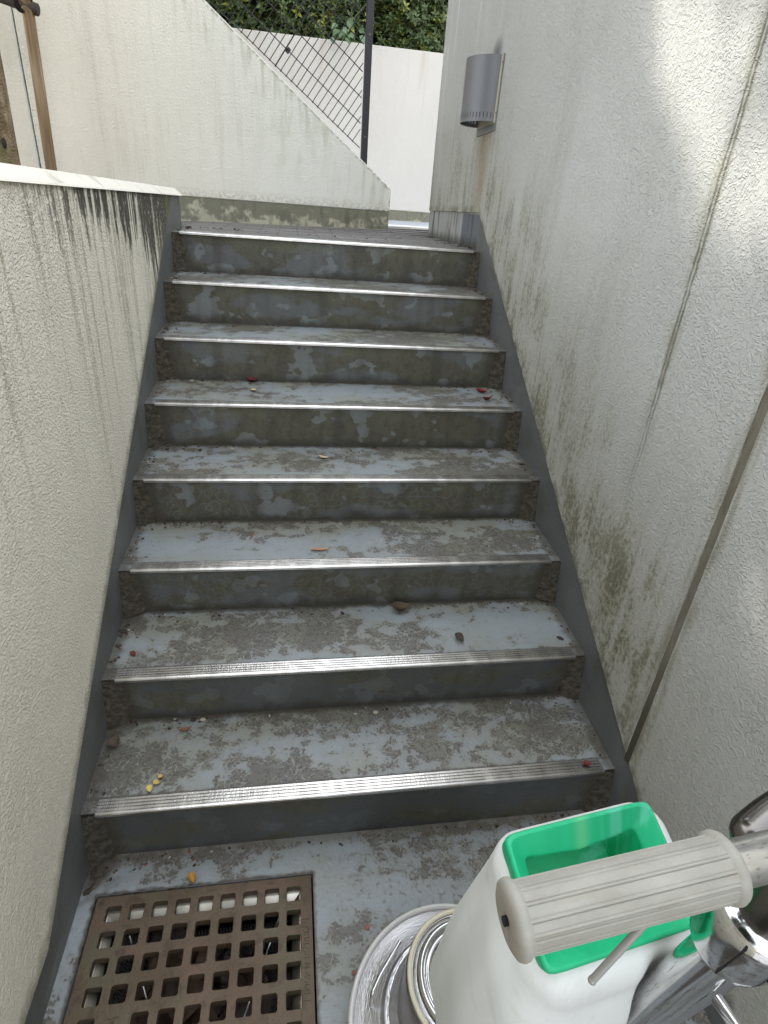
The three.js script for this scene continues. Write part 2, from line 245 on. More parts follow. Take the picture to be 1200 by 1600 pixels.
// upper landing of block pavers, rising gently to the far right
const landY = (x, z) => TOP + 0.004 + 0.03 * (Math.min(x, 1.6) + 0.18) * Math.pow(clamp((-z - 1.95) / 1.33), 3) + 0.008 * sst(-3.3, -6, z);
const landing = structure(group('landing', scene)); numbered('landing');
{
  const bed = surface(10, 16, (s, t) => { const x = mix(-0.2, 6, s), z = mix(-1.98, -7, t); return [x, landY(x, z) - 0.006, z, x, z]; });
  mesh('joint_bed', bed, std({ color: lin(0.03, 0.029, 0.026), roughness: 1 }), landing);
  const mats = [0, 1, 2, 3].map((k) => std({ map: colourMap(k, k, 0.4, 0.4, 64, 64, (x, y, o) => { const g = fbm(x * 30, y * 30, 3) * 16 + k * 4; o[0] = 98 + g; o[1] = 95 + g; o[2] = 92 + g; }), roughness: 0.75 }));
  const gTile = rbox(0.196, 0.05, 0.096, 0.004);
  for (let r = 0; r < 16; r++) for (let c = -1; c < 11; c++) {
    const z = -2.075 - r * 0.1, x = c * 0.2 + (r % 2) * 0.1 + 0.05;
    if (x < -0.12 || (z > -3.05 && x > 1.42) || (z < -3.25 && x < 1.12)) continue;
    const t = mesh('tile', gTile, mats[Math.floor(rnd(4))], landing); t.position.set(x, landY(x, z) - 0.024 + rnd(-0.001, 0.001), z); t.rotation.z = Math.atan((landY(x + 0.05, z) - landY(x - 0.05, z)) / 0.1);
  }
  const gs = surface(8, 10, (s, t) => { const x = mix(-0.2, 6, s), z = mix(-3.68, -7, t); return [x, landY(x, z) + 0.002, z, x, z]; });
  mesh('path', gs, std({ color: lin(0.34, 0.35, 0.38), roughness: 0.7 }), landing);
}

// ------------------------------------------------------------------ staircase
const stairs = thing('staircase', 'weathered grey painted concrete stairs with aluminium nosings climbing between the two walls', 'staircase');
const alu = std({ map: colourMap(0, -1, 1.5, 3, 256, 256, (u, v, o) => { const g = fbm(u * 20, v * 20, 4) * 30; o[0] = 214 + g; o[1] = 212 + g; o[2] = 208 + g; lerpc(o, [160, 155, 146], 0.3 * sst(0.1, 0.6, fbm(u * 30 + 4, v * 90, 4))); }), metalness: 1, roughness: 0.27, bumpMap: heightMap(0.25, 256, (h, n) => { for (let j = 0; j < n; j++) for (let i = 0; i < n; i++) h[j * n + i] = 0.5 + 0.4 * pn(i / n * 8, j / n * 120) + 0.2 * pn(i / n * 50, j / n * 50, 50); }), bumpScale: 0.0005 });
const mortar = std({ map: colourMap(0, 0, 0.5, 0.5, 256, 256, (x, y, o) => { const g = fbm(x * 60, y * 60, 3) * 30; o[0] = 70 + g; o[1] = 64 + g; o[2] = 54 + g; }), bumpMap: fineRelief, bumpScale: 0.006, roughness: 1 });
const nosingShape = (() => {                                     // profile in (z, y): grooved strip with a rounded front lip
  const p = [[-0.034, 0], [-0.034, 0.003]]; for (let i = 0; i < 4; i++) { const a = -0.033 + i * 0.009; p.push([a, 0.0045], [a + 0.0058, 0.0045], [a + 0.0063, 0.001], [a + 0.0086, 0.001]); }
  p.push([0.004, 0.0045], [0.0075, 0.003], [0.009, 0.0], [0.009, -0.0065], [0.0065, -0.008], [0.0065, 0]); return p;
})();
for (let k = 1; k <= N; k++) {
  const st = group('step', stairs), y = k * H, z = -(k - 1) * D, depth = k === N ? 0.12 : D, s = k * 7.31;
  const tm = colourMap(0, 0, W, D, 1024, 208, (x, v, o) => {
    const t = v / D;                                            // 0 at the nosing, 1 at the back
    const am = [0.02, -0.06, -0.12, -0.02, -0.1, -0.02, 0.06, 0.08][k - 1] + 0.12 * sst(0.5, 0.2, Math.abs(x - (k < 3 ? 0.4 : 1.15))) - 0.1 * sst(0.35, 0.0, t);
    paintedConcrete(o, x, v, s, am, 0.5 + 0.5 * sst(0.4, 1, t) + 0.04 * k);
    lerpc(o, [62, 58, 50], 0.8 * sst(0.022, 0.002, depth - v + 0.01 * pn(x * 40, s)) + 0.55 * sst(0.03, 0, Math.min(x, W - x) - 0.012 + 0.02 * pn(v * 40, s)));
    lerpc(o, [66, 62, 56], 0.7 * sst(0.008, 0.001, Math.abs(v - 0.036) + 0.004 * pn(x * 50, s + 3)));
    const sc = Math.abs(pn(x * 9 + v * 14 + s, x * 60 - v * 34)); lerpc(o, [158, 163, 168], 0.3 * sst(0.03, 0.0, sc) * sst(0.1, 0.4, pn(x * 4 + s, v * 8)));
  });
  const tread = surface(28, 6, (a, b) => { const x = a * W, v = b * (depth + 0.006); return [x, y + RISE * v / D, z - v, x, v]; });
  mesh('tread', tread, std({ map: tm, bumpMap: fineRelief, bumpScale: 0.001, roughness: 0.44 }), st);
  const y0 = k === 1 ? -0.02 : (k - 1) * H + RISE, hR = y - y0;
  const rm = colourMap(0, 0, W, hR, 1024, 128, (x, v, o) => {
    const t = v / hR, heavy = sst(1, 4.5, k), g = fbm(x * 6 + s, v * 6, 3) * 7;
    const dk = (1 - sst(1, 4, k)) * 20; o[0] = 92 + g - dk; o[1] = 95 + g - dk; o[2] = 94 + g - dk;
    const w = Math.abs(pn(x * 30 + 0.5 * pn(x * 20, v * 20 + s), v * 30 + s)), a = fbm(x * 3 + s, v * 8, 4) + 0.35 * heavy - 0.12;
    const d = sst(-0.05, 0.22, a) * sst(0.015, 0.09, w + (k > 4 ? 0.07 : 0)); lerpc(o, [80, 78, 63], 0.82 * d); lerpc(o, [70, 67, 54], 0.5 * sst(0.0, 0.4, pn(x * 45 + s, v * 30) + 0.5 * pn(x * 120, v * 90)) * (0.3 + d));
    lerpc(o, [116, 122, 124], 0.75 * (0.25 + 0.75 * heavy) * sst(0.17, 0.23, fbm(x * 7 + s * 2, v * 9, 4) + 0.22 * pn(x * 34, v * 34) - 0.1 * t));
    lerpc(o, [58, 56, 48], 0.5 * sst(-0.1, 0.5, pn(x * 16 + s, v * 1.2)) * (0.25 + 0.75 * heavy));
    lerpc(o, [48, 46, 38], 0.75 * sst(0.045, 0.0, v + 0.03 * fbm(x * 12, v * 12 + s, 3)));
    lerpc(o, [112, 112, 88], 0.3 * heavy * sst(0.55, 0.85, t) * sst(-0.2, 0.3, pn(x * 6, s)));
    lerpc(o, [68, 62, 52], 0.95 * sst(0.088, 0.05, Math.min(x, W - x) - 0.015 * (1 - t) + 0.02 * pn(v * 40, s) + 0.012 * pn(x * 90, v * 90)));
  });
  mesh('riser', surface(4, 2, (a, b) => [a * W, y0 - 0.006 + b * (hR + 0.005), z - 0.001, a * W, b * hR]), std({ map: rm, bumpMap: fineRelief, bumpScale: 0.0016, roughness: 0.6 }), st);
  mesh('nosing', slab('L', nosingShape, W - 0.07, [W - 0.035, y + 0.0012, z]), alu, st);
  for (const side of [0, 1]) {                                  // rough fillets of mortar in both corners of the riser
    const g = surface(7, 14, (a, b) => {
      const yy = y0 + b * (hR - 0.004), wd = mix(0.062, 0.042, b) * (1 + 0.25 * pn(b * 7, s + side * 9)), dp = mix(0.03, 0.002, b), x = a * wd;
      const bulge = Math.sin(Math.min(1, (1 - a) * 1.05) * Math.PI / 2) * dp + 0.004 * pn(a * 5 + s, b * 12) * (1 - a) + 0.0008;
      return [side ? W - x : x, yy, z + (a > 0.99 ? -0.0015 : bulge), x * 1.0, yy];
    });
    if (side) { const ix = g.index.array; for (let i = 0; i < ix.length; i += 3) { const q = ix[i]; ix[i] = ix[i + 1]; ix[i + 1] = q; } g.computeVertexNormals(); }
    mesh('mortar_fillet', g, mortar, st);
  }
}
const skirtMap = colourMap(-3, -0.2, 6, 2, 768, 256, (u, y, o) => { const g = fbm(u * 4, y * 4, 4) * 9; o[0] = 97 + g; o[1] = 100 + g; o[2] = 98 + g; lerpc(o, [84, 80, 70], 0.4 * sst(0.1, 0.5, fbm(u * 7 + 5, y * 7, 3))); lerpc(o, [118, 124, 128], 0.4 * sst(0.3, 0.5, pn(u * 20 + y * 60, y * 18))); });
const skirtMat = std({ map: skirtMap, bumpMap: fineRelief, bumpScale: 0.0012, roughness: 0.55 });
const skirtLine = [[-1.965, 1.512], [-0.8, skirtY(-0.8)], [0.26, 0.11], [2.4, 0.11]];
{
  const L = [[-2.19, -0.1], [-2.19, 1.512], ...skirtLine, [2.4, -0.1]].reverse();
  mesh('skirt_board', slab('L', L, 0.14, [0, 0, 0]), skirtMat, stairs);
  const rl = [[1.98, 1.531], ...[[-0.8, 0], [0.26, 0], [2.4, 0]].map(([z]) => [-z, skirtY(z)])];
  mesh('skirt_board', slab('R', [[1.98, -0.1], ...rl, [-2.4, -0.1]].reverse().map((p) => p), 0.14, [W, 0, 0]), skirtMat, stairs);
}

// ------------------------------------------------------------------ walls
{
  const w = thing('garden_wall', 'low cream stucco wall with white cap and dark rain streaks left of the stairs', 'wall');
  mesh('stucco_face', slab('L', [[2.4, 0.112], [2.4, 1.51], [-1.96, 1.51], [-0.8, skirtY(-0.8) + 0.002], [0.26, 0.112]].reverse(), 0.15, [0.006, 0, 0]), M.leftStucco, w);
  // end piece of bare concrete above the skirt, then the chamfered cap
  const capP = [[0.012, 1.511], [0.008, 1.516], [-0.022, 1.541], [-0.122, 1.541], [-0.146, 1.511]];
  const g = slab('F', capP.slice().reverse(), 4.615, [0, 0, -2.213], [], 0.003); mesh('wall_cap', g, M.cap, w);
}
{
  const w = thing('house_wall', 'tall grey rough stucco wall with vertical joints right of the stairs', 'wall');
  const T = 2.7, E = 3.1;
  mesh('stucco_panel', slab('R', [[E, 1.535], [1.985, 1.535], [0.8, skirtY(-0.8) + 0.002], [-0.02, skirtY(0.02) + 0.002], [-0.02, T], [E, T]].reverse(), 0.2, [W - 0.006, 0, 0]), M.rightStucco, w);
  mesh('stucco_panel', slab('R', [[-0.044, skirtY(0.044) + 0.002], [-0.26, 0.112], [-2.4, 0.112], [-2.4, T], [-0.044, T]], 0.2, [W - 0.006, 0, 0]), M.rightStucco, w);
  mesh('joint', slab('R', [[-0.0195, 0.24], [-0.0445, 0.24], [-0.0445, T - 0.002], [-0.0195, T - 0.002]], 0.15, [W - 0.0035, 0, 0]), std({ map: colourMap(-0.1, 0, 0.2, 3, 64, 1024, (u, y, o) => { const g = fbm(u * 50, y * 12, 3) * 22; o[0] = 116 + g; o[1] = 110 + g; o[2] = 97 + g; lerpc(o, [70, 66, 50], sst(0.7, 0.3, y)); }), roughness: 0.95 }), w);
  const pm = colourMap(1.9, 1.3, 1.3, 0.3, 512, 256, (u, y, o) => {
    const g = fbm(u * 12, y * 6, 3) * 10; o[0] = 158 + g; o[1] = 158 + g; o[2] = 152 + g;
    lerpc(o, [92, 98, 104], 0.85 * sst(2.3, 2.27, u)); lerpc(o, [70, 70, 66], 0.75 * sst(0.05, 0.45, pn(u * 16, y * 2) + 0.4 * pn(u * 40, y * 5))); lerpc(o, [56, 56, 46], 0.7 * sst(1.44, 1.38, y + 0.02 * pn(u * 20, 1))); lerpc(o, [204, 200, 184], 0.7 * sst(1.525, 1.531, y) * sst(2.4, 2.0, u));
  });
  mesh('plinth', slab('R', [[1.982, 1.2], [E - 0.004, 1.2], [E - 0.004, 1.534], [1.982, 1.534]].reverse(), 0.18, [W, 0, 0]), std({ map: pm, bumpMap: fineRelief, bumpScale: 0.002, roughness: 0.8 }), w);
}
const PX = -3.28, slope = 0.755, edgeY = (x) => 1.651 - (x - 1.153) * slope;
{
  const w = thing('parapet_wall', 'cream wall with a sloping top across the head of the stairs, below the wire fence', 'wall');
  mesh('stucco_face', slab('F', [[-0.961, 1.512], [1.166, 1.512], [1.166, edgeY(1.166)], [-0.961, edgeY(-0.961)]], 0.15, [0, 0, PX - 0.15], [], 0.006), M.parapet, w);
  mesh('stucco_face', slab('F', [[-3.2, 1.1], [-0.969, 1.1], [-0.969, edgeY(-0.969)], [-3.2, edgeY(-0.969) + 0.4]], 0.15, [0, 0, PX - 0.15], [], 0.006), M.parapet, w);
  mesh('plinth', slab('F', [[-0.961, 1.1], [1.163, 1.1], [1.163, 1.5115], [-0.961, 1.5115]], 0.14, [0, 0, PX - 0.146]), M.plinth, w);
}
const FZ = -6.2;
{
  const w = thing('boundary_wall', 'white rendered wall beneath the clipped hedge at the very back', 'wall');
  mesh('stucco_face', slab('F', [[-3, 1.535], [5, 1.535], [5, 2.975], [-3, 2.975]], 0.2, [0, 0, FZ - 0.2], [], 0.006), M.farWall, w);
  mesh('plinth', slab('F', [[-3, 1.2], [5, 1.2], [5, 1.534], [-3, 1.534]], 0.19, [0, 0, FZ - 0.196]), M.plinth, w);
}
structure(mesh('planter_soil', surface(12, 16, (s, t) => { const x = mix(-0.14, -3.2, s), z = mix(2.4, PX, t); return [x, 1.36 + 0.05 * fbm(x * 3, z * 3, 3), z, x, z]; }), std({ color: lin(0.06, 0.048, 0.035), roughness: 1, side: THREE.DoubleSide })));

// ------------------------------------------------------------------ leaves: one folded blade, as an instanced cluster
function blade(len, wid, fold = 0.25, droop = 0.2, n = 3) {
  return surface(2, n, (a, b) => { const s = Math.sin(Math.PI * Math.pow(b, 0.8)) * wid * 0.5 + 0.0002, x = (a - 0.5) * 2 * s; return [x, Math.abs(x) * fold * 2 - droop * len * b * b, b * len]; });
}
function scatter(name, count, geo, mat, parent, place, tint) {
  const m = new THREE.InstancedMesh(geo, mat, count), q = new THREE.Object3D(), c = new THREE.Color();
  for (let i = 0; i < count; i++) { place(q, i); q.updateMatrix(); m.setMatrixAt(i, q.matrix); m.setColorAt(i, tint(c, i)); }
  m.name = name; m.castShadow = m.receiveShadow = true; parent.add(m); return stuff(m);
}
const leafMat = phys({ color: 0xffffff, roughness: 0.5, transmission: 0.25, thickness: 0, side: THREE.DoubleSide });
{
  const h = thing('hedge', 'dense dark green clipped hedge growing above the white back wall', 'hedge', [1, 2.4, FZ - 0.75]);
  mesh('branches', rbox(8, 2.2, 0.7, 0.2, 0, 0.9, -0.1), std({ color: lin(0.010, 0.014, 0.006), roughness: 1 }), h);
  const twig = join([0, 1, 2, 3, 4].map((i) => blade(0.05, 0.024, 0.3, 0.3).rotateX(-0.5).rotateY(i * 1.3).translate(0, i * 0.008, 0)));
  const bumpy = (x, y) => 0.5 + 0.13 * fbm(x * 2.2, y * 2.2, 3) - 0.02;
  scatter('foliage', 26000, twig, leafMat, h, (q) => {
    const top = rnd() < 0.12, x = rnd(-4, 4), y = top ? 2.0 + rnd(-0.1, 0.25) + 0.25 * pn(x * 2, 3) : rnd(0.42, 2.15), z = top ? rnd(-0.5, 0.5) : bumpy(x, y) + 0.05 * pn(x * 9, y * 9) - Math.abs(rnd(-1, 1) * rnd()) * 0.28;
    q.position.set(x, y, z); q.rotation.set(rnd(-0.3, 1.4), rnd(6.28), rnd(-0.6, 0.6)); q.scale.setScalar(rnd(0.6, 1.25));
  }, (c) => { const t = rnd(), y = rnd() < 0.2; return c.setRGB(mix(0.045, y ? 0.34 : 0.14, t), mix(0.07, y ? 0.37 : 0.21, t), mix(0.016, 0.06, t)); });
}
{
  const v = thing('creeper', 'pale broad-leaved creeper hanging over the back wall out of the hedge', 'creeper', [1.2, 3.0, FZ + 0.03]);
  mesh('stem', [tube([[0.35, 0.5, 0.05], [0.1, 0.3, 0.1], [-0.15, 0.05, 0.08], [-0.28, -0.08, 0.03]], 0.005), tube([[0.5, 0.55, 0.1], [0.3, 0.42, 0.12], [0.05, 0.3, 0.1]], 0.004)], std({ color: lin(0.1, 0.12, 0.05) }), v);
  const lm = [phys({ color: lin(0.24, 0.36, 0.26), roughness: 0.45, side: THREE.DoubleSide }), phys({ color: lin(0.1, 0.17, 0.07), roughness: 0.45, side: THREE.DoubleSide })];
  const bl = blade(0.09, 0.062, 0.2, 0.25, 5);
  for (let i = 0; i < 44; i++) { const up = i < 28, a = rnd(6.28), r = rnd(0.2); const l = mesh('leaf', bl, lm[up ? 0 : 1], v); l.position.set((up ? 0.33 : -0.2) + Math.cos(a) * r * 1.5, (up ? 0.46 : 0.02) + Math.sin(a) * r * (up ? 0.9 : 0.5), 0.1 + rnd(0.1)); l.rotation.set(rnd(0.5, 1.4), rnd(-1.2, 1.2), rnd(-0.5, 0.5)); l.scale.setScalar(rnd(0.6, 1.1)); }
}

// ------------------------------------------------------------------ tree in the planter, its stake and cross bar
{
  const t = thing('tree', 'rough brown tree trunk standing in the planter at the left edge', 'tree', [-0.77, 1.36, -2.2]);
  const bark = std({ map: colourMap(0, 0, 1, 3, 256, 512, (u, v, o) => { const g = fbm(u * 24, v * 7, 4) * 44; o[0] = 124 + g; o[1] = 106 + g; o[2] = 80 + g; lerpc(o, [112, 106, 74], 0.6 * sst(0.1, 0.5, fbm(u * 4, v * 3, 2))); }), bumpMap: heightMap(0.4, 256, (h, n) => { for (let j = 0; j < n; j++) for (let i = 0; i < n; i++) h[j * n + i] = 0.5 + 0.8 * pn(i / n * 24, j / n * 8, 8 * 3) * 0.8 + 0.3 * pn(i / n * 60, j / n * 40, 0); }), bumpScale: 0.012, roughness: 1 });
  const trunk = (a, b, r0, r1, w) => surface(20, 30, (s, k) => { const th = s * Math.PI * 2, r = mix(r0, r1, k) * (1 + 0.08 * pn(Math.cos(th) * 2 + k * 6, Math.sin(th) * 2 + w) + (a[1] < 0.1 ? 0.35 * Math.exp(-k * 14) : 0)); return [mix(a[0], b[0], k) + Math.cos(th) * r + 0.05 * Math.sin(k * 3 + w) * k, mix(a[1], b[1], k), mix(a[2], b[2], k) - Math.sin(th) * r, s * 0.6, k * 3]; });
  mesh('trunk', trunk([0, -0.1, 0], [-0.02, 2.2, -0.1], 0.085, 0.07, 1), bark, t);
  mesh('knot', new THREE.SphereGeometry(0.022, 12, 8).scale(0.35, 1, 0.8).translate(0.068, 0.3, 0.04), std({ color: lin(0.03, 0.024, 0.018), roughness: 1 }), t);
  const limbs = [[-0.9, 3.4, -0.6], [-0.2, 3.6, -1.6], [0.5, 3.3, -0.9], [-1.4, 3.1, 0.3], [-0.6, 4.2, -0.9]];
  limbs.forEach((e, i) => mesh('limb', trunk([-0.02, 2.1, -0.1], e, 0.05, 0.015, i * 3), bark, t));
  const spray = join(Array.from({ length: 7 }, (_, i) => blade(0.095, 0.045, 0.2, 0.3, 2).rotateX(rnd(-0.5, 0.5)).rotateY(i * 0.95).translate(0, i * 0.02, 0)));
  // crown: clumps round the limb ends, with an open gap on the side of the house wall
  const open = (x, y, z) => {                                    // where the gap lets the sun through to the house wall: (z, y) there, metres
    const d = W - (x - 0.77), wy = y + 1.36 - 1.714 * d, wz = z - 2.2 + 1.31 * d, n = 0.05 * pn(wz * 9, wy * 9);
    const seg = (az, ay, bz, by) => { const t = clamp(((wz - az) * (bz - az) + (wy - ay) * (by - ay)) / ((bz - az) ** 2 + (by - ay) ** 2)); return Math.hypot(wz - az - t * (bz - az), wy - ay - t * (by - ay)); };
    return Math.min(seg(-0.85, 2.3, -0.6, 1.84) - 0.135, seg(-0.6, 1.84, -0.3, 1.58) - 0.14, seg(-0.28, 1.56, 0.2, 1.5) - 0.115, seg(-0.25, 2.2, -0.36, 1.9) - 0.1) + n < 0;
  };
  const clumps = Array.from({ length: 190 }, () => { let x, y, z; do { x = rnd(-2.6, 1.1); y = rnd(2.35, 4.6); z = rnd(-4.6, 1.4); } while (((x + 0.75) / 1.75) ** 2 + ((y - 3.4) / 1.25) ** 2 + ((z + 1.5) / 2.9) ** 2 > 1); return [x, y, z, rnd(0.22, 0.5)]; });
  const crownLeaf = std({ color: 0xffffff, roughness: 0.55, side: THREE.DoubleSide });
  const f = scatter('crown', 12000, spray, crownLeaf, t, (q, i) => {
    const c = clumps[i % clumps.length]; let a, b, d, g = 0;
    do { do { a = rnd(-1, 1); b = rnd(-1, 1); d = rnd(-1, 1); } while (a * a + b * b + d * d > 1); q.position.set(c[0] + a * c[3], c[1] + b * c[3] * 0.6, c[2] + d * c[3]); } while (open(q.position.x, q.position.y, q.position.z) && ++g < 6);
    q.rotation.set(rnd(-0.7, 0.7), rnd(6.28), rnd(-0.7, 0.7)); q.scale.setScalar(g > 5 ? 0.01 : rnd(0.7, 1.3));
  }, (c) => { const k = rnd(0.6, 1.3); return c.setRGB(0.05 * k, 0.085 * k, 0.025 * k); });
  f.name = 'crown';
  const b = thing('tree', 'garden tree beside the low wall at the foot of the stairs, its crown overhead', 'tree', [-2.3, 1.36, 1.6]);
  mesh('trunk', trunk([0, -0.1, 0], [0.05, 2.1, 0], 0.1, 0.08, 5), bark, b);
  [[0.8, 3.2, -0.8], [1.0, 3.0, 0.7], [0.2, 3.6, 0.2]].forEach((e, i) => mesh('limb', trunk([0.04, 2.0, 0], e, 0.055, 0.015, i * 2), bark, b));
  const cl = Array.from({ length: 150 }, () => { let x, y, z; do { x = rnd(-1, 1.9); y = rnd(0.5, 4.2); z = rnd(-1.2, 2.9); } while (((x - 0.4) / 1.4) ** 2 + ((y - 2.3) / 1.75) ** 2 + ((z - 0.9) / 2.0) ** 2 > 1); return [x, y, z, rnd(0.25, 0.5)]; });
  scatter('crown', 9000, spray, crownLeaf, b, (q, i) => { const c = cl[i % cl.length]; q.position.set(c[0] + rnd(-1, 1) * c[3], c[1] + rnd(-0.6, 0.6) * c[3], c[2] + rnd(-1, 1) * c[3]); q.rotation.set(rnd(-0.7, 0.7), rnd(6.28), rnd(-0.7, 0.7)); q.scale.setScalar(rnd(0.8, 1.4)); }, (c) => { const k = rnd(0.6, 1.3); return c.setRGB(0.05 * k, 0.085 * k, 0.025 * k); });
}
{
  const s = thing('tree_stake', 'weathered wooden stake with a tied cross bar leaning by the cream wall', 'tree stake', [-0.822, 1.36, -3.0]);
  const wood = std({ map: colourMap(0, 0, 0.3, 2, 128, 1024, (u, v, o) => { const g = pn(u * 90, v * 5) * 30 + pn(u * 220, v * 9) * 16; o[0] = 132 + g; o[1] = 108 + g; o[2] = 78 + g * 0.8; lerpc(o, [196, 178, 150], 0.8 * sst(0.0, 0.3, pn(u * 34, v * 1.1)) * sst(0.5, 0.9, v)); lerpc(o, [110, 92, 72], 0.7 * sst(0.05, 0.4, pn(u * 40 + 5, v * 1.6))); lerpc(o, [112, 112, 66], 0.6 * sst(0.34, 0.2, v)); lerpc(o, [60, 42, 28], sst(0.5, 0.62, pn(u * 30 + 2, v * 14))); }), roughness: 0.85 });
  mesh('stake', surface(16, 12, (a, b) => { const th = a * 6.2832, r = 0.0255; const sq = 1 / Math.pow(Math.pow(Math.abs(Math.cos(th)), 5) + Math.pow(Math.abs(Math.sin(th)), 5), 0.2); return [Math.cos(th) * r * sq + 0.028 * b, -0.1 + b * 1.1, -Math.sin(th) * r * sq - 0.02 * b, a * 0.2, b * 1.1]; }), wood, s);
  mesh('cross_bar', [rod([-0.5, 1.06, -0.02], [0.072, 0.938, -0.02], 0.027, 16), new THREE.SphereGeometry(0.027, 16, 10).scale(0.35, 1, 1).rotateZ(-0.21).translate(0.072, 0.938, -0.02)], std({ color: lin(0.085, 0.064, 0.05), roughness: 0.85, bumpMap: fineRelief, bumpScale: 0.003 }), s);
  const cord = std({ color: lin(0.018, 0.014, 0.012), roughness: 1 });
  mesh('cord', [0, 1, 2, 3].map((i) => new THREE.TorusGeometry(0.042, 0.004, 6, 20).scale(1, 1, 1).rotateY(0.6 + i * 0.3).rotateX(0.9 - i * 0.5).translate(0.02 - i * 0.004, 0.95 + i * 0.006, 0.01)), cord, s);
}

// ------------------------------------------------------------------ wire fence on the parapet
{
  const f = thing('wire_fence', 'black welded wire fence with steel post on the sloping wall top', 'fence', [0, 0, -3.35]);
  const blk = std({ color: lin(0.013, 0.013, 0.015), roughness: 0.5 });
  mesh('post', rbox(0.04, 1.9, 0.06, 0.003, 0.985, 2.68, 0), blk, f);
  for (const y of [1.92, 2.43]) mesh('bolt', new THREE.CylinderGeometry(0.006, 0.006, 0.006, 8).rotateX(Math.PI / 2).translate(0.985, y, 0.033), std({ color: lin(0.1, 0.1, 0.1), metalness: 0.8, roughness: 0.4 }), f);
  const dir = V3(0.812, -0.584, 0), nrm = V3(0.584, 0.812, 0), o = V3(0.957, 1.862, -0.012), P = (a, b, z = 0) => { const p = o.clone().addScaledVector(dir, a).addScaledVector(nrm, b); return [p.x, p.y, z - 0.012]; };
  const end = (b) => b * 0.584 / 0.812;                          // wires stop at the post
  for (let i = 0; i < 12; i++) { const b = i * 0.107, e = Math.max(-1e9, Math.min(0.0, 0) - (b * 0.584) / 0.812); mesh('wire', rod(P(-1.6, b), P(e, b), 0.003, 6), blk, f); }
  for (let i = 0; i < 38; i++) { const a = -0.02 - i * 0.0392, top = Math.min(1.25, -a * 0.812 / 0.584); if (top < 0.03) continue; mesh('wire', rod(P(a, -0.007, 0.004), P(a, top, 0.004), 0.0026, 6), blk, f); }
  mesh('wire', rod(P(-0.644, -0.007, 0.006), P(-0.644, 0.9, 0.006), 0.0026, 6), blk, f);
  mesh('clamp', [rbox(0.03, 0.022, 0.014, 0.003), rod([0, -0.005, 0], [0, 0.012, 0.012], 0.004, 8)].map((g) => g.rotateZ(0.9).translate(...P(-0.63, 0.107, 0.004))), blk, f);
}

// ------------------------------------------------------------------ wall lamp
{
  const l = thing('wall_lamp', 'grey half-round metal wall lamp with small slots on the right stucco wall', 'wall lamp', [W - 0.007, 1.885, -2.035]);
  const paint = std({ color: lin(0.165, 0.17, 0.178), metalness: 0.2, roughness: 0.42 }), R = 0.122;
  const arc = (r, y0, y1, a0, a1, n) => { const g = surface(n, 1, (s, t) => { const a = mix(a0, a1, s); return [-Math.sin(a) * r, mix(y0, y1, t), Math.cos(a) * r]; }); return g; };
  const parts = [], PI = Math.PI; parts.push(arc(R, 0.032, 0.232, 0, PI, 40), arc(R - 0.002, 0.032, 0.232, 0, PI, 40), arc(R, 0, 0.014, 0, PI, 40), arc(R - 0.002, 0, 0.014, 0, PI, 40));
  const ns = 24; for (let i = 0; i < ns; i++) { const a = (i + 0.5) / ns * PI, hw = 0.014; const b0 = i ? (i - 0.5) / ns * PI + hw : 0; parts.push(arc(R, 0.014, 0.032, b0, a - hw, 3), arc(R - 0.002, 0.014, 0.032, b0, a - hw, 3)); if (i === ns - 1) parts.push(arc(R, 0.014, 0.032, a + hw, PI, 3)); }
  for (const y of [0, 0.232]) parts.push(surface(40, 1, (s, t) => { const a = s * PI, r = mix(R, R - 0.002, t); return [-Math.sin(a) * r, y, Math.cos(a) * r]; }));
  parts.push(surface(40, 1, (s, t) => { const a = s * PI, r = mix(R, 0.0, t); return [-Math.sin(a) * r, 0.231, Math.cos(a) * r]; }));
  paint.side = THREE.DoubleSide; mesh('lamp_shade', parts, paint, l);
  const back = std({ color: lin(0.2, 0.2, 0.19), metalness: 0.3, roughness: 0.5 });
  const pl = mesh('back_plate', box(0.012, 0.268, 0.272, 0.001, 0.1, 0), back, l); mesh('gasket', box(0.004, 0.236, 0.266, -0.007, 0.113, 0.001), std({ color: lin(0.52, 0.48, 0.36), roughness: 0.8 }), pl);
  for (const [y, z] of [[0.205, 0.128], [0.03, 0.128]]) mesh('screw', new THREE.CylinderGeometry(0.004, 0.004, 0.006, 8).rotateX(PI / 2).translate(-0.006, y, z + 0.008), back, l);
  mesh('bulb', new THREE.CapsuleGeometry(0.022, 0.08, 6, 12).translate(-0.05, 0.12, 0), std({ color: lin(0.7, 0.68, 0.62), roughness: 0.3 }), l);
}

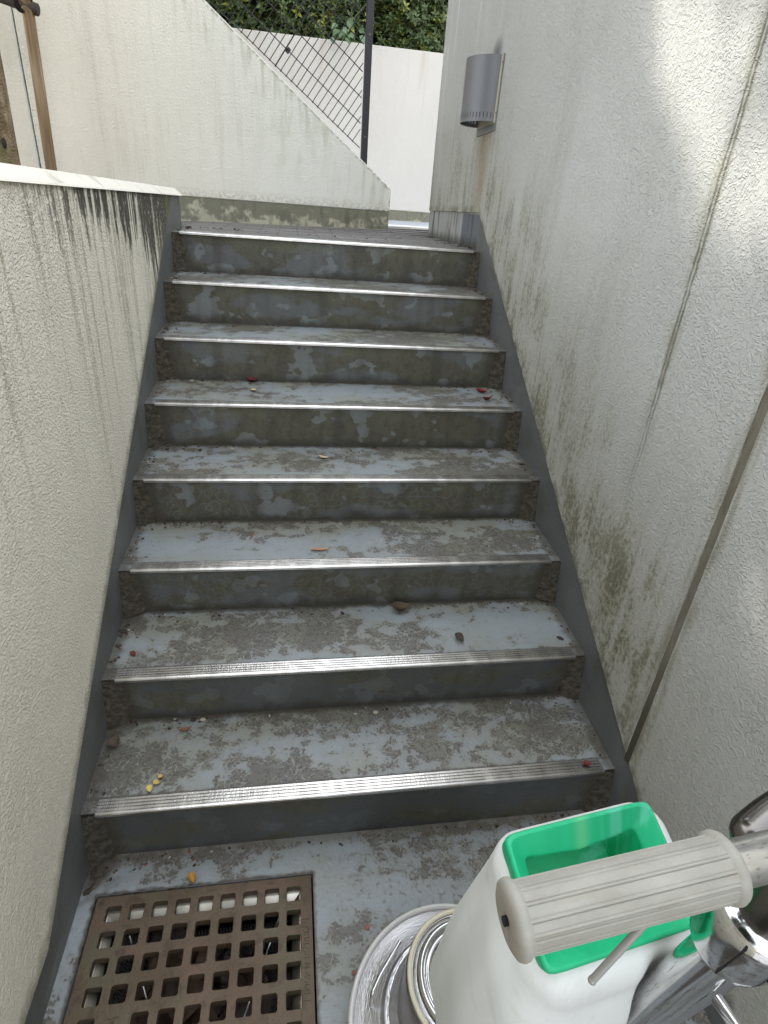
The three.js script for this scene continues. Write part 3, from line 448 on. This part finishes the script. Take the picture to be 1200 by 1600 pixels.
// ------------------------------------------------------------------ drain: pit, basket, grate, litter
const font = await new FontLoader().loadAsync('fonts/droid/droid_sans_regular.typeface.json');
const steel = std({ color: lin(0.5, 0.49, 0.46), metalness: 1, roughness: 0.35, map: colourMap(0, 0, 1, 1, 256, 256, (x, y, o) => { const g = fbm(x * 9, y * 9, 4) * 60; o[0] = 214 + g; o[1] = 210 + g; o[2] = 200 + g; }) });
{
  const p = thing('drain_pit', 'dark drain pit with steel rim and mesh basket under the brown grate', 'drain', [(GX0 + GX1) / 2, 0, (GZ0 + GZ1) / 2]), S = 0.2555, conc = std({ color: lin(0.05, 0.045, 0.04), roughness: 1 });
  mesh('pit_wall', [box(0.02, 0.4, 0.56, -S - 0.014, -0.22, 0), box(0.02, 0.4, 0.56, S + 0.014, -0.22, 0), box(0.53, 0.4, 0.02, 0, -0.22, -S - 0.014), box(0.53, 0.4, 0.02, 0, -0.22, S + 0.014), box(0.56, 0.02, 0.56, 0, -0.42, 0)], conc, p);
  // folded steel rim with rounded edge, then the hanging basket
  const rim = [[-S, -0.018], [-S + 0.03, -0.02], [-S + 0.048, -0.03], [-S + 0.05, -0.05], [-S + 0.046, -0.05], [-S + 0.04, -0.033], [-S, -0.03]];
  for (let i = 0; i < 4; i++) mesh('rim', slab('F', rim.slice().reverse(), 2 * S - 0.02, [0, 0, -S + 0.01]).rotateY(i * Math.PI / 2), steel, p);
  const bk = std({ color: lin(0.16, 0.16, 0.16), metalness: 0.5, roughness: 0.5 }), wires = [];
  for (let i = 0; i < 4; i++) { const c = S - 0.075; for (let k = -26; k < 26; k++) { const x = k * 0.0072; wires.push(rod([x, -0.05, -c], [x + 0.03, -0.2, -c + 0.06], 0.0012, 4).rotateY(i * Math.PI / 2), rod([x + 0.03, -0.05, -c], [x, -0.2, -c + 0.06], 0.0012, 4).rotateY(i * Math.PI / 2)); } }
  stuff(mesh('basket_mesh', wires, bk, p));
  for (let i = 1; i < 4; i++) mesh('basket_edge', box(2 * (S - 0.07), 0.012, 0.006, 0, -0.056, -(S - 0.072)).rotateY(i * Math.PI / 2), steel, p);
  const wr = std({ color: lin(0.7, 0.7, 0.68), metalness: 1, roughness: 0.3 });
  for (const s of [-1, 1]) mesh('bail', rod([s * 0.175, -0.055, -0.19], [s * 0.02 + 0.02, -0.07, 0.16], 0.0025, 8), wr, p);
}
{
  const lt = thing('leaf_litter', 'dark wet dead leaves filling the basket below the drain grate', 'leaf litter', [(GX0 + GX1) / 2, -0.2, (GZ0 + GZ1) / 2]);
  scatter('dead_leaves', 420, blade(0.11, 0.06, 0.3, 0.15, 4), std({ color: 0xffffff, roughness: 0.6, side: THREE.DoubleSide }), lt, (q) => { q.position.set(rnd(-0.17, 0.17), rnd(-0.16, 0.1), rnd(-0.17, 0.17)); q.rotation.set(rnd(-0.7, 0.7), rnd(6.28), rnd(-0.7, 0.7)); q.scale.setScalar(rnd(0.7, 1.4)); }, (c) => { const k = rnd(0.5, 1.8); return c.setRGB(0.075 * k, 0.045 * k, 0.03 * k); });
  lt.userData.kind = 'stuff'; delete lt.userData.category;
}
{
  const g = thing('drain_grate', 'square brown cast metal drain grate set flush in the pavement', 'drain grate', [GX0, -0.011, GZ0]);
  const holes = [], S = GX1 - GX0, pitch = 0.0528, hs = 0.0168;
  for (let r = 0; r < 9; r++) for (let c = 0; c < 9; c++) { if (r === 4 && c === 1) continue; const x = 0.0445 + c * pitch, y = -(0.0405 + r * 0.0543), k = 0.003; holes.push([[x - hs + k, y - hs], [x + hs - k, y - hs], [x + hs, y - hs + k], [x + hs, y + hs - k], [x + hs - k, y + hs], [x - hs + k, y + hs], [x - hs, y + hs - k], [x - hs, y - hs + k]]); }
  const iron = std({ map: colourMap(0, -0.6, 0.6, 0.6, 512, 512, (x, y, o) => { const n = fbm(x * 9, y * 9, 4) * 14 + pn(x * 260, y * 260) * 9; o[0] = 90 + n; o[1] = 76 + n; o[2] = 60 + n; lerpc(o, [92, 92, 70], 0.6 * sst(0, 0.5, fbm(x * 5 + 3, y * 5, 3))); lerpc(o, [104, 80, 66], 0.6 * sst(0.05, 0.5, fbm(x * 6 + 8, y * 6, 3))); lerpc(o, [70, 58, 46], 0.6 * sst(0.15, 0.5, fbm(x * 30, y * 30, 4))); }), metalness: 0.35, roughness: 0.55, bumpMap: fineRelief, bumpScale: 0.0008 });
  const body = mesh('grate_body', slab('G', [[0, 0], [S, 0], [S, -S], [0, -S]], 0.022, [0, -0.011, 0], holes, 0.0012), iron, g);
  const text = new TextGeometry('CIBB-5B-N-4560-T', { font, size: 0.0135, depth: 0.0012, curveSegments: 3 }); text.rotateX(-Math.PI / 2).rotateY(-Math.PI / 2).translate(S - 0.022, 0.0112, 0.115);
  mesh('lettering', text, iron, body);
  const fr = slab('G', [[0, 0], [0.024, 0], [0.024, -0.36], [0, -0.36]], 0.001, [S - 0.029, 0.0112, 0.1], [[[0.0018, -0.0018], [0.0222, -0.0018], [0.0222, -0.3582], [0.0018, -0.3582]]]); mesh('label_border', fr, iron, body);
  const sq = slab('G', [[0, 0], [0.03, 0], [0.03, -0.03], [0, -0.03]], 0.0012, [0.082, 0.0112, 0.243], [[[0.003, -0.003], [0.027, -0.003], [0.027, -0.027], [0.003, -0.027]]]); mesh('badge_border', sq, iron, body);
  mesh('badge_letter', new TextGeometry('E', { font, size: 0.015, depth: 0.0012, curveSegments: 3 }).rotateX(-Math.PI / 2).translate(0.091, 0.0112, 0.266), iron, body);
}

// ------------------------------------------------------------------ floor polisher
{
  const fp = thing('floor_polisher', 'upright floor polisher with white tank, green filler tray and grey ribbed grip', 'floor polisher', [0.832, 0, 0.468]);
  const inst = (x, y, z) => [x - 0.832, y, z - 0.468];
  const chrome = std({ map: colourMap(0, 0, 0.4, 0.4, 256, 256, (u, v, o) => { const g = fbm(u * 30, v * 30, 3) * 14; o[0] = o[1] = o[2] = 204 + g; lerpc(o, [120, 116, 108], 0.5 * sst(0.25, 0.6, fbm(u * 45 + 8, v * 45, 4))); }), metalness: 1, roughness: 0.13 }), dark = std({ color: lin(0.16, 0.15, 0.14), metalness: 1, roughness: 0.24 });
  const brushed = std({ color: lin(0.58, 0.58, 0.59), metalness: 1, roughness: 0.3, bumpMap: fineRelief, bumpScale: 0.0006 });
  const lathe = (pts, n = 96) => new THREE.LatheGeometry(pts.map((p) => new THREE.Vector2(p[0], p[1])), n);
  mesh('brush', lathe([[0, 0.004], [0.19, 0.004], [0.2, 0.02], [0.2, 0.045], [0, 0.045]]), std({ color: lin(0.03, 0.03, 0.035), roughness: 1 }), fp);
  const bc = mesh('brush_cover', lathe([[0.1, 0.05], [0.213, 0.048], [0.214, 0.07], [0.212, 0.08], [0.206, 0.083], [0.19, 0.088], [0.16, 0.098], [0.153, 0.106], [0.148, 0.12], [0.1, 0.12]]), brushed, fp);
  const bp = []; for (let i = 0; i <= 16; i++) { const a = i / 16 * Math.PI * 2; bp.push([0.2155 + Math.cos(a) * 0.006, 0.078 + Math.sin(a) * 0.012]); } mesh('bumper', lathe(bp), std({ color: lin(0.62, 0.61, 0.58), roughness: 0.5 }), bc);
  mesh('motor_housing', lathe([[0.142, 0.1], [0.142, 0.12], [0.139, 0.128], [0.128, 0.135], [0.124, 0.145], [0.12, 0.255], [0.1, 0.262]]), brushed, fp);
  const rb = []; for (let i = 0; i <= 12; i++) { const a = i / 12 * Math.PI * 2; rb.push([0.1135 + Math.cos(a) * 0.0045, 0.264 + Math.sin(a) * 0.0045]); }
  const mt = mesh('motor_cap', lathe([[0.116, 0.25], [0.111, 0.264], [0.106, 0.258], [0.102, 0.256], [0.099, 0.262], [0.096, 0.27], [0.091, 0.272], [0.087, 0.268], [0.084, 0.262], [0.08, 0.264], [0.074, 0.272], [0.05, 0.28], [0, 0.284]]), chrome, fp);
  mesh('sealing_ring', lathe(rb), std({ color: lin(0.6, 0.56, 0.42), roughness: 0.5 }), mt);
  mesh('wire_handle', tube([[-0.172, 0.09, -0.045], [-0.172, 0.125, -0.045], [-0.169, 0.134, -0.05], [-0.15, 0.137, -0.075], [-0.1, 0.137, -0.13]], 0.004, 40, 10, 0.15), chrome, fp);
  for (const x of [0.12, -0.12]) { const w = mesh('wheel', new THREE.CylinderGeometry(0.05, 0.05, 0.03, 24).rotateZ(Math.PI / 2).translate(x, 0.05, 0.25), std({ color: lin(0.03, 0.03, 0.03), roughness: 0.8 }), fp); mesh('axle', new THREE.CylinderGeometry(0.008, 0.008, 0.15, 12).rotateZ(Math.PI / 2).translate(x * 0.4, 0.05, 0.25), chrome, w); }
  // shaft, clamp, head and handle bar
  const ax = (y) => inst(0.85, y, 0.765 + 0.153 * (y - 1));
  mesh('shaft', rod(ax(0.1), ax(1.1), 0.018, 32), chrome, fp);
  mesh('yoke', rbox(0.09, 0.08, 0.2, 0.015, 0.018, 0.13, 0.17), brushed, fp);
  const co = mesh('clamp_collar', [0, 1, 2, 3].map(() => null).filter(Boolean).concat([new THREE.LatheGeometry([[0.018, -0.034], [0.026, -0.034], [0.029, -0.028], [0.032, -0.012], [0.032, 0.018], [0.028, 0.03], [0.018, 0.034], [0.001, 0.0345]].map((p) => new THREE.Vector2(...p)), 40).rotateX(0.152).translate(...ax(1.045))]), chrome, fp);
  mesh('slit', [box(0.0011, 0.05, 0.003, 0, 0, 0.0312).rotateY(-0.95).rotateX(0.15).translate(...ax(1.047)), box(0.0014, 0.024, 0.003, 0, 0, 0.0312).rotateY(-0.1).rotateX(0.15).translate(...ax(1.055))], std({ color: lin(0.01, 0.01, 0.01), roughness: 0.9 }), co);
  const gl = V3(...inst(0.6181, 1.1968, 0.8171)), gr = V3(...inst(0.7451, 1.2069, 0.8092)), gd = gr.clone().sub(gl), GL = gd.length(); gd.normalize();
  const along = (s) => { const p = gl.clone().addScaledVector(gd, s); return [p.x, p.y, p.z]; };
  mesh('handle_bar', rod(along(0.01), along(0.24), 0.012, 28), chrome, fp);
  mesh('head', rbox(0.07, 0.08, 0.07, 0.02, ...along(0.245)), dark, fp);
  mesh('handle_arm', tube([ax(1.06), ax(1.1), inst(0.856, 1.16, 0.787), inst(0.862, 1.215, 0.803)], 0.02, 24, 20), dark, fp);
  mesh('release_lever', [tube([inst(0.795, 1.18, 0.78), inst(0.8105, 1.1885, 0.7755), inst(0.83, 1.2, 0.773), inst(0.86, 1.216, 0.772)], 0.0135, 24, 18), new THREE.SphereGeometry(0.0135, 18, 12).translate(...inst(0.795, 1.18, 0.78))], dark, fp);
  // ribbed grip: facets between raised lines, flanges at both ends
  {
    const R = 0.0161, q = new THREE.Quaternion().setFromUnitVectors(V3(0, 1, 0), gd), ridge = [0.1, 0.55, 0.95, 1.25, 1.42, 1.85, 2.3, 2.75, 2.9, 3.35, 3.8, 4.2, 4.4, 4.8, 5.25, 5.6, 5.75];
    const prof = [[0.0024, 0.0008], [0.0026, 0.0], [0.009, -0.0012], [0.0145, -0.0004], [0.0174, 0.0012], [0.0183, 0.0034], [0.018, 0.0056], [0.0168, 0.007], [R, 0.008], [R, GL - 0.008], [0.0168, GL - 0.007], [0.018, GL - 0.0056], [0.0183, GL - 0.0034], [0.0174, GL - 0.0012], [0.0145, GL], [0.0118, GL]];
    const nA = 360, gg = surface(nA, prof.length - 1, (a, b) => {
      const p = prof[Math.round(b * (prof.length - 1))], th = a * Math.PI * 2; let r = p[0];
      if (p[0] === R) { let m = 9; for (const t of ridge) { let d = Math.abs(th - t); d = Math.min(d, 6.2832 - d); m = Math.min(m, d); } r = R - 0.0002 + 0.0006 * sst(0.06, 0.02, m) - 0.0006 * sst(0.016, 0.0, Math.abs(m - 0.055)); }
      return [Math.cos(th) * r, p[1], -Math.sin(th) * r, a * 0.13, p[1]];
    });
    gg.applyQuaternion(q).translate(gl.x, gl.y, gl.z);
    const rub = std({ map: colourMap(0, -0.01, 0.13, 0.15, 512, 512, (u, v, o) => { const g = fbm(u * 60, v * 40, 4) * 9 + pn(u * 500, v * 300) * 3; o[0] = 158 + g; o[1] = 156 + g; o[2] = 147 + g; lerpc(o, [140, 132, 118], 0.22 * sst(0.15, 0.5, fbm(u * 90, v * 30 + 4, 3))); lerpc(o, [134, 122, 110], 0.5 * sst(0.004, -0.002, v)); }), roughness: 0.75, bumpMap: fineRelief, bumpScale: 0.0003, side: THREE.DoubleSide });
    mesh('grip', gg, rub, fp);
    const e = V3(...along(-0.0002)); mesh('grip_hole', new THREE.CylinderGeometry(0.0024, 0.0024, 0.004, 16).applyQuaternion(q).translate(e.x, e.y, e.z), std({ color: lin(0.01, 0.01, 0.01), roughness: 1 }), fp);
  }
  mesh('trigger_rod', [rod(inst(0.697, 1.187, 0.8203), inst(0.675, 1.139, 0.8247), 0.0021, 12), new THREE.SphereGeometry(0.0024, 10, 8).translate(...inst(0.675, 1.139, 0.8247))], std({ color: lin(0.4, 0.4, 0.38), roughness: 0.5, metalness: 0.5 }), fp);
  mesh('side_tube', [rod(inst(0.912, 0.93, 0.74), inst(0.9, 0.6, 0.69), 0.021, 28), new THREE.SphereGeometry(0.021, 24, 12).scale(1, 0.4, 1).translate(...inst(0.912, 0.93, 0.74))], brushed, fp);
  mesh('wing_bolt', [rod(inst(0.885, 0.905, 0.765), inst(0.885, 0.915, 0.80), 0.006, 12), rod(inst(0.872, 0.91, 0.797), inst(0.9, 0.92, 0.797), 0.006, 10)], chrome, fp);
  // tank: one moulded body with a channel for the shaft and an opening for the filler tray
  const tank = group('tank', fp), ex = V3(0.99, -0.01, -0.14).normalize(), n0 = V3(0.06, 1, 0.46).normalize(), ez = ex.clone().cross(n0).normalize(), ey = ez.clone().cross(ex).normalize();
  tank.applyMatrix4(new THREE.Matrix4().makeBasis(ex, ey, ez).setPosition(...inst(0.803, 0.952, 0.679)));
  const inv = tank.matrix.clone(); const toL = (p) => V3(...p).applyMatrix4(inv.clone().invert()); const sA = toL(ax(0.4)), sB = toL(ax(1.2)), sd = sB.clone().sub(sA), sl2 = sd.dot(sd);
  const rb3 = (x, y, z, a, b, c, r) => { const qx = Math.abs(x) - a + r, qy = Math.abs(y) - b + r, qz = Math.abs(z) - c + r; return Math.hypot(Math.max(qx, 0), Math.max(qy, 0), Math.max(qz, 0)) + Math.min(Math.max(qx, qy, qz), 0) - r; };
  const smin = (a, b, k) => { const h = clamp(0.5 + 0.5 * (b - a) / k); return mix(b, a, h) - k * h * (1 - h); };
  const sdf = (x, y, z) => {
    const grow = sst(0.02, 0.2, -y) * 0.02;                        // shoulders slope outwards below the tray
    const sh = Math.max(0, -y - 0.03); let d = rb3(x - 0.01, y + 0.17, z - 0.012 - 0.32 * sh, 0.101 + grow, 0.17, 0.072, 0.034);
    d = smin(d, rb3(x + 0.03, y + 0.2, z - 0.04 - 0.42 * sh, 0.068 + grow, 0.165, 0.058, 0.045), 0.03);
    const px = x - sA.x, py = y - sA.y, pz = z - sA.z, t = clamp((px * sd.x + py * sd.y + pz * sd.z) / sl2), c = Math.hypot(px - sd.x * t, py - sd.y * t, pz - sd.z * t) - 0.0215;
    d = -smin(-d, c, 0.008);
    return Math.max(d, -rb3(x, y, z, 0.077, 0.076, 0.047, 0.012));
  };
  const white = phys({ color: 0xffffff, map: colourMap(-0.3, -0.4, 0.7, 0.5, 512, 384, (u, v, o) => { const g = fbm(u * 12, v * 12, 3) * 4; o[0] = 222 + g; o[1] = 225 + g; o[2] = 222 + g; lerpc(o, [196, 197, 188], 0.3 * sst(0.15, 0.7, fbm(u * 30 + 3, v * 50, 4))); const sc = Math.abs(pn(u * 8 + v * 9 + 2, u * 40 - v * 30)); lerpc(o, [150, 150, 140], 0.5 * sst(0.02, 0, sc) * sst(0.2, 0.5, pn(u * 9, v * 9 + 4))); }), roughness: 0.42, sheen: 0.2, sheenRoughness: 0.5, sheenColor: lin(0.8, 0.9, 0.9), bumpMap: fineRelief, bumpScale: 0.0003 });
  mesh('tank_body', surfaceNets([-0.15, -0.38, -0.08], [0.16, 0.02, 0.27], 0.0044, sdf), white, tank);
  const ring = (hx, hz, y, dip = 0) => ({ hx, hz, y, dip }), rings = [ring(0.083, 0.0535, -0.014), ring(0.0855, 0.0555, 0.001), ring(0.085, 0.055, 0.005), ring(0.083, 0.053, 0.0065), ring(0.081, 0.051, 0.0062), ring(0.081, 0.051, 0.0062), ring(0.067, 0.0395, -0.006, 1), ring(0.0655, 0.038, -0.0085, 1), ring(0.065, 0.0375, -0.0095, 1), ring(0.065, 0.0375, -0.0095, 1), ring(0.059, 0.033, -0.07), ring(0.059, 0.033, -0.07), ring(0.0001, 0.0001, -0.071)];
  const tray = surface(96, rings.length - 1, (a, b) => {
    const i = Math.round(b * (rings.length - 1)), q = rings[i], th = a * Math.PI * 2, c = Math.cos(th), s = Math.sin(th), pw = 0.12;
    const sx = Math.sign(c) * Math.pow(Math.abs(c), pw * 1.2), sz = Math.sign(s) * Math.pow(Math.abs(s), pw * 1.2);
    const back = s < 0 ? Math.abs(sz) : 0; return [q.hx * sx, q.y - q.dip * 0.004 * (1 - sx * sx), q.hz * sz + q.dip * back * (0.002 + 0.007 * (1 - sx * sx)), q.hx * sx, q.hz * sz + q.y];
  });
  { const ix = tray.index.array; for (let i = 0; i < ix.length; i += 3) { const q = ix[i]; ix[i] = ix[i + 1]; ix[i + 1] = q; } tray.computeVertexNormals(); }
  const green = std({ map: colourMap(-0.1, -0.15, 0.2, 0.25, 256, 256, (u, v, o) => { const g = fbm(u * 40, v * 40, 3) * 8; o[0] = 26 + g; o[1] = 176 + g; o[2] = 122 + g; lerpc(o, [110, 200, 170], 0.6 * sst(0.02, 0.3, fbm(u * 30, v * 50, 3)) * sst(0.0, 0.04, u) * sst(-0.02, -0.04, v)); lerpc(o, [150, 196, 140], 0.5 * sst(0.016, 0.0, Math.hypot(u - 0.01 - v * 0.2, (v + 0.045) * 0.5))); }), roughness: 0.45, side: THREE.DoubleSide, bumpMap: fineRelief, bumpScale: 0.0003 });
  mesh('filler_tray', tray, green, tank);
}

// ------------------------------------------------------------------ fallen leaves
const onTread = (x, z, k) => k * H + RISE * (-(z + (k - 1) * D)) / D;
function fallen(label, x, z, k, len, wid, col, turn, curl = 0.25, lift = 0.3, scale = 1) {
  const o = tag(mesh('fallen_leaf', surface(4, 7, (a, b) => { const s = Math.sin(Math.PI * Math.pow(b, 0.75)) * wid * 0.5 * (1 + 0.12 * pn(b * 9, x * 50)) + 0.0006, px = (a - 0.5) * 2 * s; return [px, Math.abs(px) * curl * 1.6 + lift * len * (b - 0.5) ** 2 * 2 + 0.003 * pn(b * 5 + x * 9, a * 3) + 0.0015, (b - 0.5) * len]; }), std({ color: lin(...col), roughness: 0.7, side: THREE.DoubleSide })), label, 'leaf');
  o.position.set(x, (k ? onTread(x, z, k) : 0) + 0.001, z); o.rotation.y = turn; o.scale.setScalar(scale); return o;
}
fallen('dark red leaf lying at the back left of the fifth step', 0.359, -1.345, 5, 0.05, 0.034, [0.12, 0.008, 0.012], 1.5, 0.4, 0.5);
fallen('small tan leaf in front of the dark red one on the fifth step', 0.368, -1.24, 5, 0.026, 0.018, [0.5, 0.36, 0.14], 0.6);
fallen('red leaf at the right end of the fifth step, nearer the riser', 1.294, -1.285, 5, 0.05, 0.03, [0.2, 0.012, 0.012], 1.2, 0.5, 0.4);
fallen('curled maroon leaf at the right end of the fifth step, nearer the edge', 1.29, -1.19, 5, 0.06, 0.018, [0.13, 0.012, 0.012], 2.1, 0.8, 0.6);
fallen('pale tan oval leaf in the middle of the fourth step', 0.627, -0.984, 4, 0.04, 0.017, [0.6, 0.42, 0.24], 1.3, 0.2, 0.3);
fallen('light brown pointed leaf in the middle of the third step', 0.6, -0.63, 3, 0.065, 0.017, [0.38, 0.22, 0.14], 1.6, 0.2, 0.2);
fallen('curled brown leaf against the riser at the back of the second step', 0.861, -0.505, 2, 0.07, 0.038, [0.09, 0.055, 0.03], 1.7, 0.7, 0.7);
fallen('crumpled dark brown leaf near the edge of the second step', 1.02, -0.36, 2, 0.04, 0.026, [0.055, 0.04, 0.028], 0.4, 0.7, 0.6);
fallen('largest of the yellow leaves at the left of the lowest step', 0.15, -0.05, 1, 0.022, 0.015, [0.62, 0.46, 0.13], 0.3, 0.5, 0.4);
fallen('middle of the three small yellow leaves on the lowest step', 0.163, -0.066, 1, 0.018, 0.013, [0.55, 0.38, 0.1], 1.3, 0.5, 0.4);
fallen('furthest of the three small yellow leaves on the lowest step', 0.17, -0.083, 1, 0.014, 0.011, [0.5, 0.36, 0.12], 2.2, 0.5, 0.4);
fallen('small dark red leaf at the left end of the second step', 0.061, -0.364, 2, 0.022, 0.014, [0.14, 0.02, 0.018], 0.8, 0.15, 0.1);
fallen('red leaf stuck on the right end of the lowest nosing', 1.32, -0.016, 1, 0.022, 0.014, [0.16, 0.015, 0.012], 1.4, 0.3, 0.3).position.y += 0.006;
fallen('thin reddish leaf stalk lying on the left of the third step', 0.377, -0.709, 3, 0.045, 0.004, [0.25, 0.1, 0.05], -0.3, 0.4, 0.2);
fallen('muddy clump of brown leaf at the left end of the lowest step', 0.03, -0.191, 1, 0.04, 0.036, [0.09, 0.065, 0.045], 0.8, 0.5, 0.4);
fallen('thin brown leaf behind the yellow leaves on the lowest step', 0.211, -0.222, 1, 0.035, 0.01, [0.2, 0.08, 0.04], 1.9, 0.7, 0.5);
fallen('golden curled leaf on the pavement behind the drain grate', 0.26, 0.088, 0, 0.03, 0.017, [0.45, 0.25, 0.05], 0.5, 1.2, 1.0);
fallen('small orange leaf on the pavement between grate and polisher', 0.68, 0.239, 0, 0.014, 0.01, [0.3, 0.1, 0.06], 0.5, 0.1, 0.1);
fallen('tiny orange leaf nearest the polisher on the pavement', 0.64, 0.326, 0, 0.012, 0.009, [0.26, 0.1, 0.06], 1.5, 0.1, 0.1);

{
  const g = new THREE.IcosahedronGeometry(0.0035, 0).scale(1.3, 0.45, 0.9);
  const m = scatter('grit', 900, g, std({ color: 0xffffff, roughness: 1 }), scene, (q, i) => {
    const k = i % 9, back = rnd() < 0.6, r = rnd() * rnd();
    const x = back ? (rnd() < 0.6 ? (rnd() < 0.7 ? rnd(0.01, 0.3) : rnd(1.2, 1.39)) : rnd(0.02, 1.38)) : (rnd() < 0.6 ? 0.008 + r * 0.07 : 1.392 - r * 0.07), v = back ? D - 0.008 - r * 0.05 : rnd(0.04, D - 0.02), z = -(k - 1) * D - v;
    q.position.set(x, k ? onTread(x, z, k) + 0.001 : 0.001, k ? z : back ? 0.01 + r * 0.06 : 0.09 - rnd(0.08)); q.rotation.set(rnd(-0.3, 0.3), rnd(6.28), rnd(-0.3, 0.3)); q.scale.setScalar(rnd(0.3, 1.4) * (rnd() < 0.06 ? 2.2 : 1));
  }, (c) => { const t = rnd(); return t < 0.75 ? c.setRGB(0.045, 0.035, 0.025) : t < 0.93 ? c.setRGB(0.14, 0.08, 0.045) : c.setRGB(0.4, 0.36, 0.28); });
  m.userData.label = 'dirt crumbs gathered along the corners of the steps';
}
// ------------------------------------------------------------------ draw
const renderer = new THREE.WebGLRenderer({ antialias: true });
renderer.toneMapping = THREE.LinearToneMapping; renderer.toneMappingExposure = EXPOSURE; renderer.shadowMap.enabled = true;
renderer.setSize(768, 1024);
renderer.render(scene, camera);
